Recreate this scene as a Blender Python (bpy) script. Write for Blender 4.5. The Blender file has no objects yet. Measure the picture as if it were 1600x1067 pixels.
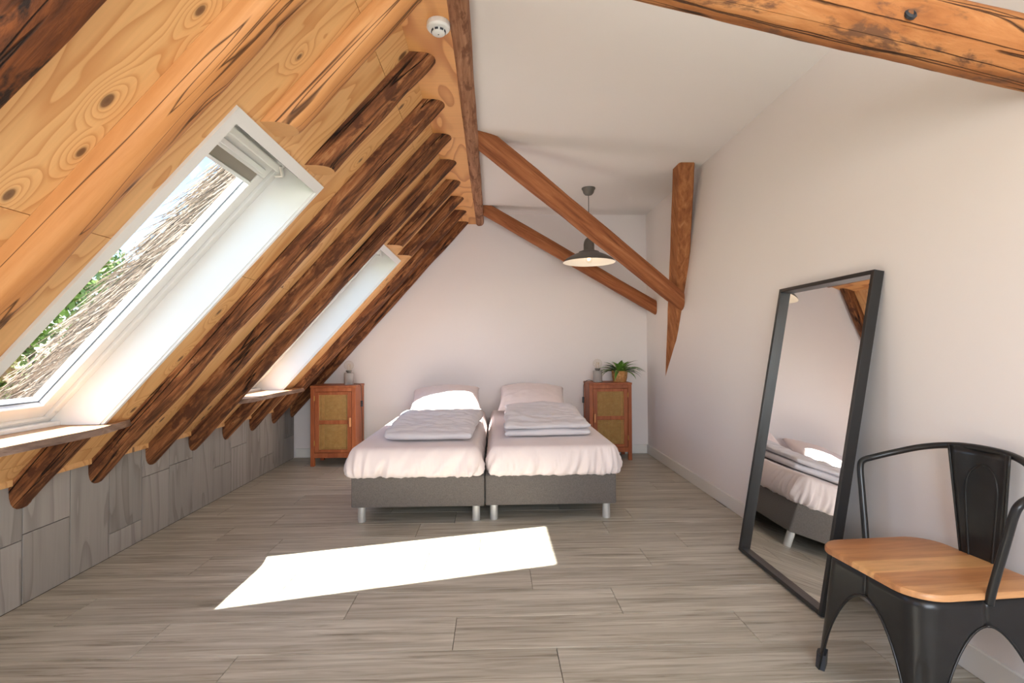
import bpy, bmesh, math, random
from mathutils import Vector, Matrix, noise
S = bpy.context.scene
C = S.collection
R = math.radians
random.seed(4)

# ------------------------------------------------------------------ camera
F_PX, YAW, PITCH, ROLL, CAM_H = 807.5, .0337, .0152, -.0057, 1.165
cy, sy, cp, sp = math.cos(YAW), math.sin(YAW), math.cos(PITCH), math.sin(PITCH)
fw = Vector((sy*cp, cy*cp, sp)); rt = Vector((cy, -sy, 0)); up = rt.cross(fw)
c_, s_ = math.cos(ROLL), math.sin(ROLL)
rx = c_*rt + s_*up; ux = -s_*rt + c_*up
cd = bpy.data.cameras.new('camera'); cam = bpy.data.objects.new('camera', cd); C.objects.link(cam)
cam.matrix_world = Matrix(((rx.x, ux.x, -fw.x, 0), (rx.y, ux.y, -fw.y, 0), (rx.z, ux.z, -fw.z, CAM_H), (0, 0, 0, 1)))
cd.sensor_fit = 'HORIZONTAL'; cd.sensor_width = 36; cd.lens = 36*F_PX/1600; cd.clip_start = .02; cd.clip_end = 300
S.camera = cam

# ------------------------------------------------------------------ sky, sun, exposure
SUN_DIR = Vector((.772, .434, -1)).normalized()
SKY_STRENGTH, SUN_STRENGTH, FILL_STRENGTH = .36, 21, 78
S.view_settings.view_transform = 'Standard'; S.view_settings.look = 'None'
S.view_settings.gamma = 1; S.view_settings.use_curve_mapping = False
S.view_settings.exposure = .57
w = bpy.data.worlds.new('sky'); S.world = w; w.use_nodes = True
wn = w.node_tree.nodes; wl = w.node_tree.links
bg = wn['Background']; sk = wn.new('ShaderNodeTexSky')
sk.sky_type = 'NISHITA'; sk.sun_disc = False
sk.sun_elevation = math.asin(-SUN_DIR.z); sk.sun_rotation = math.atan2(-SUN_DIR.x, -SUN_DIR.y)
sk.altitude = 0; sk.air_density = 1.0; sk.dust_density = .3; sk.ozone_density = 2.5
wl.new(sk.outputs[0], bg.inputs[0]); bg.inputs[1].default_value = SKY_STRENGTH
sd = bpy.data.lights.new('sun', 'SUN'); sd.energy = SUN_STRENGTH; sd.angle = R(.55); sd.color = (1, .96, .90)
so = bpy.data.objects.new('sun', sd); C.objects.link(so)
so.rotation_euler = (-SUN_DIR).to_track_quat('Z', 'Y').to_euler(); so.location = (-6, -3, 9)
# added fill light behind the photographer, set in a made-up unseen window
ad = bpy.data.lights.new('window_daylight', 'AREA'); ad.shape = 'RECTANGLE'; ad.size = 2.1; ad.size_y = 1.3
ad.energy = FILL_STRENGTH; ad.color = (.95, .97, 1.0)
ao = bpy.data.objects.new('window_daylight', ad); C.objects.link(ao)
ao.location = (.35, -1.72, 1.5); ao.rotation_euler = (R(90), 0, 0)

# ------------------------------------------------------------------ measures of the room
XR, XL, YB, YF, ZC = 1.705, -2.184, 5.732, -1.6, 2.667
RX, RZ = -.39, 2.557                     # where the plywood slope meets the soffit
UD = Vector((-.6702, 0, -.7422)); NI = Vector((.7422, 0, -.6702))
S_END = (RX-XL)/.6702                    # slope length down to the knee wall
PITCH_R, R0Y = .4557, 2.472              # rafter spacing, first dark rafter
def roof_mat(y=0.0):
    return Matrix(((UD.x, 0, NI.x, RX), (0, 1, 0, y), (UD.z, 0, NI.z, RZ), (0, 0, 0, 1)))
WIN_Y = {1: 2.24, 2: 4.44, 3: .04}       # skylight centres; the last is out of view, added for light

# ------------------------------------------------------------------ mesh helpers
def link(name, bm, mats, parent=None, mw=None, smooth=False, kind=None):
    bmesh.ops.recalc_face_normals(bm, faces=bm.faces)
    me = bpy.data.meshes.new(name); bm.to_mesh(me); bm.free()
    if not isinstance(mats, (list, tuple)): mats = [mats]
    for m in mats: me.materials.append(m)
    if smooth:
        me.polygons.foreach_set('use_smooth', [True]*len(me.polygons))
        if smooth != True:
            try: me.set_sharp_from_angle(angle=R(smooth))
            except Exception: pass
    o = bpy.data.objects.new(name, me); C.objects.link(o)
    if parent is not None: o.parent = parent
    if mw is not None:
        if parent is not None: o.matrix_local = mw
        else: o.matrix_world = mw
    if kind: o['kind'] = kind
    return o
def empty(name, loc=(0, 0, 0), rz=0, mw=None):
    o = bpy.data.objects.new(name, None); C.objects.link(o); o.empty_display_size = .05
    if mw is not None: o.matrix_world = mw
    else: o.location = loc; o.rotation_euler = (0, 0, rz)
    return o
def tag(o, label, cat=None, group=None, kind=None):
    if label: o['label'] = label
    if cat: o['category'] = cat
    if group: o['group'] = group
    if kind: o['kind'] = kind
    return o
def box(bm, x0, x1, y0, y1, z0, z1, bev=0, seg=2, mi=0):
    vs = [bm.verts.new(p) for p in ((x0, y0, z0), (x1, y0, z0), (x1, y1, z0), (x0, y1, z0), (x0, y0, z1), (x1, y0, z1), (x1, y1, z1), (x0, y1, z1))]
    fs = [bm.faces.new([vs[i] for i in f]) for f in ((3, 2, 1, 0), (4, 5, 6, 7), (0, 1, 5, 4), (1, 2, 6, 5), (2, 3, 7, 6), (3, 0, 4, 7))]
    for f in fs: f.material_index = mi
    if bev:
        es = list({e for f in fs for e in f.edges})
        bmesh.ops.bevel(bm, geom=es, offset=bev, segments=seg, affect='EDGES', profile=.5)
    return bm
def bx(*a, **k): return box(bmesh.new(), *a, **k)
def lathe(bm, prof, seg=24, cx=0, cy=0, mi=0):
    rings = []
    for r, z in prof:
        if r < 1e-6: rings.append([bm.verts.new((cx, cy, z))])
        else: rings.append([bm.verts.new((cx+r*math.cos(2*math.pi*i/seg), cy+r*math.sin(2*math.pi*i/seg), z)) for i in range(seg)])
    for a, b in zip(rings, rings[1:]):
        for i in range(seg):
            j = (i+1) % seg
            if len(a) == 1 and len(b) == 1: continue
            if len(a) == 1: f = bm.faces.new((a[0], b[i], b[j]))
            elif len(b) == 1: f = bm.faces.new((a[i], a[j], b[0]))
            else: f = bm.faces.new((a[i], a[j], b[j], b[i]))
            f.material_index = mi
    return bm
def tube(bm, pts, rad, seg=8, caps=True, flat=None):
    pts = [Vector(p) for p in pts]; n = len(pts); rings = []; prev = None
    for i, p in enumerate(pts):
        t = (pts[min(i+1, n-1)]-pts[max(i-1, 0)]).normalized()
        if prev is None:
            a = Vector((0, 0, 1)) if abs(t.z) < .9 else Vector((1, 0, 0)); u = t.cross(a).normalized()
        else:
            u = (prev - t*prev.dot(t)).normalized()
        prev = u; v = t.cross(u); r = rad[i] if isinstance(rad, (list, tuple)) else rad
        rings.append([bm.verts.new(p + r*(math.cos(2*math.pi*k/seg)*u + math.sin(2*math.pi*k/seg)*v)) for k in range(seg)])
    for a, b in zip(rings, rings[1:]):
        for k in range(seg): bm.faces.new((a[k], a[(k+1) % seg], b[(k+1) % seg], b[k]))
    if caps: bm.faces.new(rings[0][::-1]); bm.faces.new(rings[-1])
    return bm
def smooth_path(pts, n=8):
    P = [Vector(p) for p in pts]; out = []
    for i in range(len(P)-1):
        p0, p1, p2, p3 = P[max(i-1, 0)], P[i], P[i+1], P[min(i+2, len(P)-1)]
        for k in range(n):
            t = k/n
            out.append(.5*((2*p1)+(-p0+p2)*t+(2*p0-5*p1+4*p2-p3)*t*t+(-p0+3*p1-3*p2+p3)*t**3))
    out.append(P[-1]); return out
def ring_frame(bm, s0, s1, y0, y1, n0, n1, ws, wy=None, bev=0):
    wy = wy or ws
    box(bm, s0, s0+ws, y0, y1, n0, n1, bev); box(bm, s1-ws, s1, y0, y1, n0, n1, bev)
    box(bm, s0+ws, s1-ws, y0, y0+wy, n0, n1, bev); box(bm, s0+ws, s1-ws, y1-wy, y1, n0, n1, bev)
    return bm

# ------------------------------------------------------------------ materials
def new_mat(name, rough=.5, col=(.8, .8, .8), metal=0, spec=.5):
    m = bpy.data.materials.new(name); m.use_nodes = True
    b = m.node_tree.nodes['Principled BSDF']
    b.inputs['Base Color'].default_value = (*col, 1); b.inputs['Roughness'].default_value = rough
    b.inputs['Metallic'].default_value = metal; b.inputs['Specular IOR Level'].default_value = spec
    return m, m.node_tree.nodes, m.node_tree.links, b
def srgb(r, g, b):
    f = lambda c: (c/255/12.92) if c <= 10 else ((c/255+.055)/1.055)**2.4
    return (f(r), f(g), f(b))
def coords(N, L, scale=(1, 1, 1), rnd=True):
    tc = N.new('ShaderNodeTexCoord'); mp = N.new('ShaderNodeMapping'); mp.inputs['Scale'].default_value = scale
    if rnd:
        oi = N.new('ShaderNodeObjectInfo'); mu = N.new('ShaderNodeVectorMath'); mu.operation = 'MULTIPLY_ADD'
        cb = N.new('ShaderNodeCombineXYZ')
        for i in range(3): L.new(oi.outputs['Random'], cb.inputs[i])
        mu.inputs[1].default_value = (37.3, 21.7, 13.1); L.new(cb.outputs[0], mu.inputs[0]); L.new(tc.outputs['Object'], mu.inputs[2])
        L.new(mu.outputs[0], mp.inputs['Vector'])
    else: L.new(tc.outputs['Object'], mp.inputs['Vector'])
    return mp.outputs[0]
def noise_n(N, L, vec, scale, detail=4, rough=.55, dist=0):
    t = N.new('ShaderNodeTexNoise'); t.inputs['Scale'].default_value = scale; t.inputs['Detail'].default_value = detail
    t.inputs['Roughness'].default_value = rough; t.inputs['Distortion'].default_value = dist
    L.new(vec, t.inputs['Vector']); return t.outputs['Fac']
def ramp(N, L, fac, stops):
    r = N.new('ShaderNodeValToRGB'); e = r.color_ramp.elements
    while len(e) < len(stops): e.new(.5)
    for i, (p, c) in enumerate(stops):
        e[i].position = p; e[i].color = (*c, 1)
    L.new(fac, r.inputs[0]); return r.outputs[0]
def math_n(N, L, op, a, b=None):
    m = N.new('ShaderNodeMath'); m.operation = op
    for i, v in enumerate((a, b)):
        if v is None: continue
        if isinstance(v, (int, float)): m.inputs[i].default_value = v
        else: L.new(v, m.inputs[i])
    return m.outputs[0]
def mix(N, L, fac, a, b, mode='MIX'):
    m = N.new('ShaderNodeMix'); m.data_type = 'RGBA'; m.blend_type = mode
    for sock, v in ((m.inputs[0], fac), (m.inputs[6], a), (m.inputs[7], b)):
        if isinstance(v, (int, float)): sock.default_value = v
        elif isinstance(v, tuple): sock.default_value = (*v, 1)
        else: L.new(v, sock)
    return m.outputs[2]
def bump(N, L, b, h, strength=.3, dist=.01):
    bp = N.new('ShaderNodeBump'); bp.inputs['Strength'].default_value = strength; bp.inputs['Distance'].default_value = dist
    L.new(h, bp.inputs['Height']); L.new(bp.outputs[0], b.inputs['Normal'])

def mat_ply(name, base, dark, rings=9, line=.8, sc=(1.1, 5.5, 5.5), knots=True, rough=.55, knotcol=None, fsc=(2.5, 60, 60), tone=0):
    m, N, L, b = new_mat(name, rough)
    v = coords(N, L, sc)
    n1 = noise_n(N, L, v, 1.0, 1.5, .45, .25)
    if knots:
        v3 = coords(N, L, (1.5, 2.6, 2.6)); vo = N.new('ShaderNodeTexVoronoi'); vo.voronoi_dimensions = '2D'; vo.inputs['Scale'].default_value = 1.5; vo.inputs['Randomness'].default_value = .95
        dn = noise_n(N, L, coords(N, L, (4, 9, 9)), 1.0, 2, .5)
        L.new(v3, vo.inputs['Vector'])
        vd = math_n(N, L, 'ADD', vo.outputs['Distance'], math_n(N, L, 'MULTIPLY', math_n(N, L, 'SUBTRACT', dn, .5), .09))
        eye = math_n(N, L, 'POWER', math_n(N, L, 'MAXIMUM', math_n(N, L, 'SUBTRACT', 1, math_n(N, L, 'DIVIDE', vd, .30)), 0), 1.6)
        n1 = math_n(N, L, 'ADD', n1, math_n(N, L, 'MULTIPLY', eye, .5))
    k = math_n(N, L, 'MULTIPLY', n1, rings); fr = math_n(N, L, 'FRACT', k)
    lines = ramp(N, L, fr, [(0, (.15, .15, .15)), (.07, (0, 0, 0)), (.6, (.15, .15, .15)), (.97, (.9, .9, .9)), (1, (.15, .15, .15))])
    v2 = coords(N, L, fsc); fine = noise_n(N, L, v2, 1.0, 4, .6)
    c1 = mix(N, L, fine, tuple(x*.86 for x in base), tuple(min(1, x*1.1) for x in base))
    lf = math_n(N, L, 'MULTIPLY', lines, line)
    c2 = mix(N, L, lf, c1, dark)
    if knots:
        kn = ramp(N, L, vd, [(0, (1, 1, 1)), (.035, (.9, .9, .9)), (.05, (.25, .25, .25)), (.07, (0, 0, 0))])
        c2 = mix(N, L, kn, c2, knotcol or tuple(x*.35 for x in dark))
    if tone:
        oi = N.new('ShaderNodeObjectInfo'); hv = N.new('ShaderNodeHueSaturation'); L.new(c2, hv.inputs['Color'])
        L.new(math_n(N, L, 'ADD', math_n(N, L, 'MULTIPLY', oi.outputs['Random'], tone*2), 1-tone), hv.inputs['Value']); c2 = hv.outputs[0]
    L.new(c2, b.inputs['Base Color'])
    bump(N, L, b, fine, .08, .004)
    return m
def mat_rough_wood(name, stops, sc=(1.6, 22, 22), rough=.75, bmp=.7, patch=None, cracks=True):
    m, N, L, b = new_mat(name, rough, spec=.3)
    v = coords(N, L, sc); n1 = noise_n(N, L, v, 1.0, 6, .65, .6)
    col = ramp(N, L, n1, stops)
    h = n1
    if patch:
        vp = coords(N, L, (5, 13, 13)); n2 = noise_n(N, L, vp, 1.0, 5, .65, .3)
        f = ramp(N, L, n2, [(.52, (0, 0, 0)), (.6, (1, 1, 1))]); col = mix(N, L, f, col, patch)
    if cracks:
        vc = coords(N, L, (.55, 15, 15)); n3 = noise_n(N, L, vc, 1.0, 2, .5, .4)
        d = math_n(N, L, 'ABSOLUTE', math_n(N, L, 'SUBTRACT', n3, .5))
        f = ramp(N, L, d, [(0, (1, 1, 1)), (.006, (.7, .7, .7)), (.014, (0, 0, 0))])
        col = mix(N, L, f, col, tuple(x*.22 for x in stops[0][1])); h = math_n(N, L, 'SUBTRACT', n1, f)
    L.new(col, b.inputs['Base Color']); bump(N, L, b, h, bmp, .012)
    return m
def mat_plank(name, stops, sc, rough, axis_rand=.12, knots=(.3, .2, .12), bmp=.15):
    m, N, L, b = new_mat(name, rough, spec=.4)
    v = coords(N, L, sc); n1 = noise_n(N, L, v, 1.0, 7, .62, .8)
    col = ramp(N, L, n1, stops)
    v2 = coords(N, L, tuple(x*.28 for x in sc)); n2 = noise_n(N, L, v2, 1.0, 3, .5, .3)
    col = mix(N, L, math_n(N, L, 'MULTIPLY', ramp(N, L, n2, [(.35, (0, 0, 0)), (.7, (1, 1, 1))]), .45), col, stops[0][1])
    vk = coords(N, L, tuple(x*.55 for x in sc)); n3 = noise_n(N, L, vk, 1.0, 5, .7, 1.5)
    kf = ramp(N, L, n3, [(.66, (0, 0, 0)), (.73, (1, 1, 1))])
    col = mix(N, L, math_n(N, L, 'MULTIPLY', kf, .6), col, knots)
    oi = N.new('ShaderNodeObjectInfo')
    hv = N.new('ShaderNodeHueSaturation'); L.new(col, hv.inputs['Color'])
    L.new(math_n(N, L, 'ADD', math_n(N, L, 'MULTIPLY', oi.outputs['Random'], axis_rand*2), 1-axis_rand), hv.inputs['Value'])
    L.new(hv.outputs[0], b.inputs['Base Color']); bump(N, L, b, n1, bmp, .003)
    return m
def mat_plain(name, col, rough=.6, metal=0, nscale=0, var=.06, bmp=0, spec=.5, bscale=None):
    m, N, L, b = new_mat(name, rough, col, metal, spec)
    v = coords(N, L, (1, 1, 1), False)
    n1 = noise_n(N, L, v, nscale or 6, 4)
    L.new(mix(N, L, n1, tuple(x*(1-var) for x in col), tuple(min(1, x*(1+var)) for x in col)), b.inputs['Base Color'])
    if bmp: bump(N, L, b, noise_n(N, L, v, bscale or 40, 4), bmp, .004)
    return m
def mat_glass(name, tint=(1, 1, 1), refl=1.0):
    m = bpy.data.materials.new(name); m.use_nodes = True; N = m.node_tree.nodes; L = m.node_tree.links
    N.remove(N['Principled BSDF']); out = N['Material Output']
    tr = N.new('ShaderNodeBsdfTransparent'); tr.inputs[0].default_value = (*tint, 1)
    gl = N.new('ShaderNodeBsdfGlossy'); gl.inputs['Roughness'].default_value = .02
    fr = N.new('ShaderNodeLayerWeight'); fr.inputs[0].default_value = .5
    ff = math_n(N, L, 'ADD', math_n(N, L, 'MULTIPLY', math_n(N, L, 'POWER', fr.outputs['Facing'], 4.0), .55*refl), .035*refl)
    mx = N.new('ShaderNodeMixShader'); L.new(ff, mx.inputs[0])
    L.new(tr.outputs[0], mx.inputs[1]); L.new(gl.outputs[0], mx.inputs[2]); L.new(mx.outputs[0], out.inputs[0])
    return m
def mat_fabric(name, col, rough=.9, weave=260, var=.12, sheen=.2, crumple=0, trans=0):
    m, N, L, b = new_mat(name, rough, col, 0, .2)
    v = coords(N, L, (1, 1, 1), False)
    n1 = noise_n(N, L, v, weave, 2); n2 = noise_n(N, L, v, 9, 4)
    c = mix(N, L, n1, tuple(x*(1-var) for x in col), tuple(min(1, x*(1+var)) for x in col))
    L.new(c, b.inputs['Base Color']); b.inputs['Sheen Weight'].default_value = sheen
    h = n1
    if crumple:
        n3 = noise_n(N, L, coords(N, L, (5, 16, 9), False), 1.0, 4, .5, .9)
        h = math_n(N, L, 'ADD', math_n(N, L, 'MULTIPLY', n1, .05), math_n(N, L, 'MULTIPLY', n3, 1.0))
        bump(N, L, b, h, crumple, .02)
    else: bump(N, L, b, h, .25, .002)
    return m
def mat_cane(name):
    m, N, L, b = new_mat(name, .6, srgb(190, 145, 75))
    tc = N.new('ShaderNodeTexCoord'); sx = N.new('ShaderNodeSeparateXYZ'); L.new(tc.outputs['Object'], sx.inputs[0])
    P = .0125
    def wv(s):
        f = math_n(N, L, 'FRACT', math_n(N, L, 'DIVIDE', s, P))
        return math_n(N, L, 'ABSOLUTE', math_n(N, L, 'SUBTRACT', f, .5))
    a, c = wv(sx.outputs[0]), wv(sx.outputs[2])
    hole = math_n(N, L, 'LESS_THAN', math_n(N, L, 'MAXIMUM', a, c), .33)
    n = noise_n(N, L, tc.outputs['Object'], 30, 3)
    L.new(mix(N, L, n, srgb(184, 132, 66), srgb(226, 184, 114)), b.inputs['Base Color'])
    tr = N.new('ShaderNodeBsdfTransparent'); mx = N.new('ShaderNodeMixShader'); L.new(hole, mx.inputs[0])
    L.new(b.outputs[0], mx.inputs[1]); L.new(tr.outputs[0], mx.inputs[2]); L.new(mx.outputs[0], N['Material Output'].inputs[0])
    return m
M = {}
M['ply'] = mat_ply('plywood', srgb(230, 180, 122), srgb(196, 130, 72), knotcol=srgb(112, 78, 52))
M['soffit'] = mat_ply('soffit_plywood', srgb(234, 172, 108), srgb(184, 112, 54), 8, .9, (4.5, .9, 4.5), False)
dk = [(.3, srgb(56, 32, 19)), (.45, srgb(110, 66, 38)), (.56, srgb(146, 92, 55)), (.72, srgb(190, 138, 92))]
M['rafter'] = mat_rough_wood('dark_log', dk, (4, 34, 34), .7, 1.0, patch=srgb(88, 50, 29))
M['bark'] = mat_rough_wood('barky_log', [(.25, srgb(40, 22, 14)), (.45, srgb(98, 54, 28)), (.6, srgb(140, 80, 40)), (.78, srgb(176, 116, 62))], (3, 16, 16), patch=srgb(38, 24, 18))
M['pale_log'] = mat_rough_wood('planed_log', [(.2, srgb(166, 104, 56)), (.45, srgb(196, 134, 80)), (.6, srgb(208, 148, 94)), (.8, srgb(222, 170, 116))], (.9, 13, 13), .55, .25)
M['end'] = mat_plain('sawn_end', srgb(208, 156, 102), .7, nscale=30)
M['beam'] = mat_rough_wood('aged_beam', [(.25, srgb(104, 58, 34)), (.45, srgb(148, 88, 54)), (.6, srgb(172, 108, 68)), (.8, srgb(196, 138, 96))], (1.8, 26, 26), cracks=False)
M['purlin'] = mat_rough_wood('purlin_log', [(.25, srgb(112, 72, 50)), (.45, srgb(156, 110, 82)), (.6, srgb(180, 132, 102)), (.8, srgb(204, 162, 130))], (3, 34, 34), patch=srgb(124, 82, 58), cracks=False)
M['tie'] = mat_rough_wood('tie_log', [(.25, srgb(128, 76, 42)), (.45, srgb(172, 110, 64)), (.6, srgb(192, 130, 80)), (.8, srgb(212, 158, 108))], (3, 14, 14), patch=srgb(122, 84, 60))
M['wall'] = mat_plain('plaster', (.86, .80, .79), .85, nscale=2, var=.012, bmp=.05, bscale=160)
M['ceil'] = mat_plain('ceiling_plaster', (.89, .84, .82), .85, nscale=2, var=.012, bmp=.05, bscale=160)
M['base'] = mat_plain('baseboard_paint', (.80, .775, .745), .5, var=.01)
M['white'] = mat_plain('white_lacquer', (.79, .785, .775), .35, var=.01)
M['plank'] = mat_plank('floor_plank', [(.28, srgb(124, 116, 102)), (.42, srgb(175, 168, 153)), (.55, srgb(196, 190, 176)), (.72, srgb(216, 212, 201))], (2.2, 44, 44), .42, .05, srgb(124, 106, 84), .25)
M['board'] = mat_ply('grey_board', srgb(158, 152, 147), srgb(100, 94, 90), 5, .5, (7, 7, 1.0), False, .6, None, (80, 80, 3), .12)
M['gap'] = mat_plain('shadow_gap', srgb(60, 50, 42), .9)
M['sill'] = mat_ply('sill_wood', srgb(200, 158, 118), srgb(170, 122, 82), 6, .5, (4, 1.2, 4), False)
M['sill_edge'] = mat_rough_wood('sill_bark', [(.25, srgb(84, 62, 52)), (.5, srgb(138, 112, 96)), (.75, srgb(186, 160, 142))], (18, 3, 18), cracks=False)
M['glass'] = mat_glass('window_glass', (.97, .985, .98), .6)
M['bulb'] = mat_glass('bulb_glass', (.97, .96, .94), .7)
M['gasket'] = mat_plain('rubber', (.03, .035, .045), .5)
M['blind'] = mat_fabric('blind_cloth', srgb(150, 142, 132), weave=400)
M['alu'] = mat_plain('aluminium', (.78, .78, .76), .35, .6, var=.02)
M['thatch'] = mat_rough_wood('thatch', [(.2, srgb(98, 84, 74)), (.5, srgb(152, 136, 122)), (.8, srgb(188, 174, 160))], (3, 60, 60), .9, .8, cracks=False)
M['leaf_out'] = mat_plain('tree_leaf', srgb(112, 132, 62), .6, nscale=1.6, var=.35)
M['trunk'] = mat_rough_wood('tree_bark', [(.3, srgb(60, 48, 36)), (.7, srgb(112, 94, 74))], (4, 4, 1))
M['grass'] = mat_plain('grass', srgb(96, 122, 58), .9, nscale=.8, var=.3)
M['bedbase'] = mat_fabric('charcoal_weave', srgb(104, 98, 94), weave=170, var=.4)
M['sheet'] = mat_fabric('pink_sheet', srgb(238, 224, 222), weave=700, var=.03, crumple=.12)
M['pillow'] = mat_fabric('pillow_cotton', srgb(242, 228, 226), weave=700, var=.03, crumple=.3)
M['duvet'] = mat_fabric('duvet_cotton', srgb(226, 221, 224), weave=700, var=.03, crumple=.4)
M['legmetal'] = mat_plain('satin_metal', (.66, .66, .65), .4, .5, var=.03)
M['cab'] = mat_plank('cabinet_wood', [(.2, srgb(128, 64, 34)), (.45, srgb(164, 90, 52)), (.6, srgb(182, 106, 64)), (.8, srgb(204, 134, 88))], (16, 16, 2), .45, .05, srgb(110, 52, 28))
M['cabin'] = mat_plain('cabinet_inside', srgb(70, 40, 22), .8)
M['cane'] = mat_cane('cane_webbing')
M['knob'] = mat_plain('pale_wood', srgb(214, 150, 98), .5)
M['brass'] = mat_plain('brass', srgb(200, 160, 90), .35, .8)
M['concrete'] = mat_plain('concrete', srgb(166, 160, 156), .8, nscale=40, var=.06)
M['darkmetal'] = mat_plain('grey_metal', srgb(112, 108, 103), .45, .2, nscale=30, var=.2)
M['cable'] = mat_plain('cable', srgb(60, 55, 52), .5)
M['black'] = mat_plain('black_paint', (.018, .018, .019), .35, var=.1)
M['blackmetal'] = mat_plain('black_metal', (.03, .03, .031), .3, .55, nscale=14, var=.25)
M['mirror'] = mat_plain('mirror_glass', (.93, .93, .92), .015, 1.0, var=.003)
M['leaf'] = mat_plain('fern_leaf', srgb(108, 152, 60), .45, nscale=18, var=.45)
M['leaf_dark'] = mat_plain('fern_leaf_dark', srgb(66, 84, 44), .5, nscale=18, var=.35)
M['basket'] = mat_rough_wood('woven_pot', [(.25, srgb(150, 92, 48)), (.5, srgb(204, 148, 92)), (.8, srgb(232, 186, 132))], (40, 40, 60), .7, .8, cracks=False)
M['soil'] = mat_plain('soil', srgb(46, 34, 24), .95)
def filament():
    m = bpy.data.materials.new('filament'); m.use_nodes = True; N = m.node_tree.nodes; b = N['Principled BSDF']
    b.inputs['Base Color'].default_value = (.9, .6, .3, 1); b.inputs['Emission Color'].default_value = (1, .62, .28, 1)
    b.inputs['Emission Strength'].default_value = 6; return m
M['filament'] = filament()
def seat_mat():
    m, N, L, b = new_mat('seat_wood', .38)
    tc = N.new('ShaderNodeTexCoord'); sx = N.new('ShaderNodeSeparateXYZ'); L.new(tc.outputs['Object'], sx.inputs[0])
    # glued strips running front to back: one tone each
    fl = math_n(N, L, 'FLOOR', math_n(N, L, 'MULTIPLY', math_n(N, L, 'ADD', sx.outputs[1], .03), 1/.092))
    wn_ = N.new('ShaderNodeTexWhiteNoise'); wn_.noise_dimensions = '1D'; L.new(fl, wn_.inputs['W'])
    base = ramp(N, L, wn_.outputs['Value'], [(0, srgb(178, 120, 78)), (.4, srgb(208, 156, 104)), (.75, srgb(220, 172, 118)), (1, srgb(190, 132, 90))])
    mp = N.new('ShaderNodeMapping'); mp.inputs['Scale'].default_value = (4, 34, 34); L.new(tc.outputs['Object'], mp.inputs[0])
    n = noise_n(N, L, mp.outputs[0], 1.0, 6, .6, .5)
    g = ramp(N, L, n, [(.3, (.72, .66, .6)), (.7, (1.1, 1.08, 1.05))])
    L.new(mix(N, L, 1.0, base, g, 'MULTIPLY'), b.inputs['Base Color']); return m
M['seat'] = seat_mat()

# ------------------------------------------------------------------ the shell
fl = tag(link('floor', bx(-2.3, 1.85, YF-.1, YB+.1, -.06, -.008), M['gap']), 'grey-brown wood plank floor', kind='structure')
PW, PL, G = .2455, 1.22, .0011
def floor_planks():
    known = {-1: .235, 0: -.17, 1: .56, 2: .18, 3: .84}
    rows = []
    y = 2.03; k = 0
    while y > YF: y -= PW; k -= 1
    rnd = random.Random(9); me_cache = {}
    while y < YB:
        off = known.get(k, rnd.uniform(0, PL)); x = off
        while x > XL: x -= PL
        while x < XR:
            x0, x1 = max(x, XL), min(x+PL, XR); y0, y1 = max(y, YF), min(y+PW, YB)
            if x1-x0 > .03 and y1-y0 > .02:
                key = (round(x1-x0, 3), round(y1-y0, 3))
                if key not in me_cache:
                    hx, hy = (x1-x0)/2-G, (y1-y0)/2-G
                    o = link('plank', bx(-hx, hx, -hy, hy, -.008, 0, .0012, 1), M['plank'], fl); me_cache[key] = o.data
                else:
                    o = bpy.data.objects.new('plank', me_cache[key]); C.objects.link(o); o.parent = fl
                o.location = ((x0+x1)/2, (y0+y1)/2, 0)
            x += PL
        y += PW; k += 1
floor_planks()

wl_ = tag(link('wall_left', bx(XL-.09, XL-.012, YF, YB, 0, RZ-(RX-XL)*1.1075+.06), M['gap']), 'grey wood board knee wall', kind='structure')
def knee_boards():
    known = {0: .321, 2: .131, 7: .36, 9: .163}
    zt = RZ - (RX-XL)*1.1075 - .004
    y = 2.475; k = 0
    while y > YF: y -= .2695; k -= 1
    rnd = random.Random(3)
    while y < YB:
        y0, y1 = max(y, YF)+.0028, min(y+.2695, YB)-.0028
        zj = known.get(k, None if rnd.random() < .6 else rnd.uniform(.12, .42))
        parts = [(0.001, zt)] if zj is None else [(.001, zj-.0018), (zj+.0018, zt)]
        if y1-y0 > .02:
            for a, b_ in parts:
                hy, hz = (y1-y0)/2, (b_-a)/2
                o = link('board', bx(-.012, 0, -hy, hy, -hz, hz, .001, 1), M['board'], wl_); o.location = (XL, (y0+y1)/2, (a+b_)/2)
        y += .2695; k += 1
knee_boards()

def poly_wall(name, pts, y0, y1, mat, label, holes=None):
    bm = bmesh.new()
    a = [bm.verts.new((x, y0, z)) for x, z in pts]; b_ = [bm.verts.new((x, y1, z)) for x, z in pts]
    bm.faces.new(a); bm.faces.new(b_[::-1])
    for i in range(len(pts)):
        j = (i+1) % len(pts); bm.faces.new((a[i], b_[i], b_[j], a[j]))
    return tag(link(name, bm, mat), label, kind='structure')
gable = [(XL-.09, -.05), (XR+.12, -.05), (XR+.12, ZC+.08), (RX-.12, ZC+.08), (XL-.09, RZ-(RX-XL+.09)*1.1075+.02)]
poly_wall('wall_back', gable, YB, YB+.12, M['wall'], 'warm white gable wall behind the beds')
tag(link('wall_right', bx(XR, XR+.12, YF-.1, YB, -.05, ZC+.08), M['wall']), 'warm white side wall with mirror', kind='structure')
tag(link('ceiling', bx(-.15, XR, YF, YB, ZC, ZC+.08), M['ceil']), 'flat warm white ceiling', kind='structure')
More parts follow.
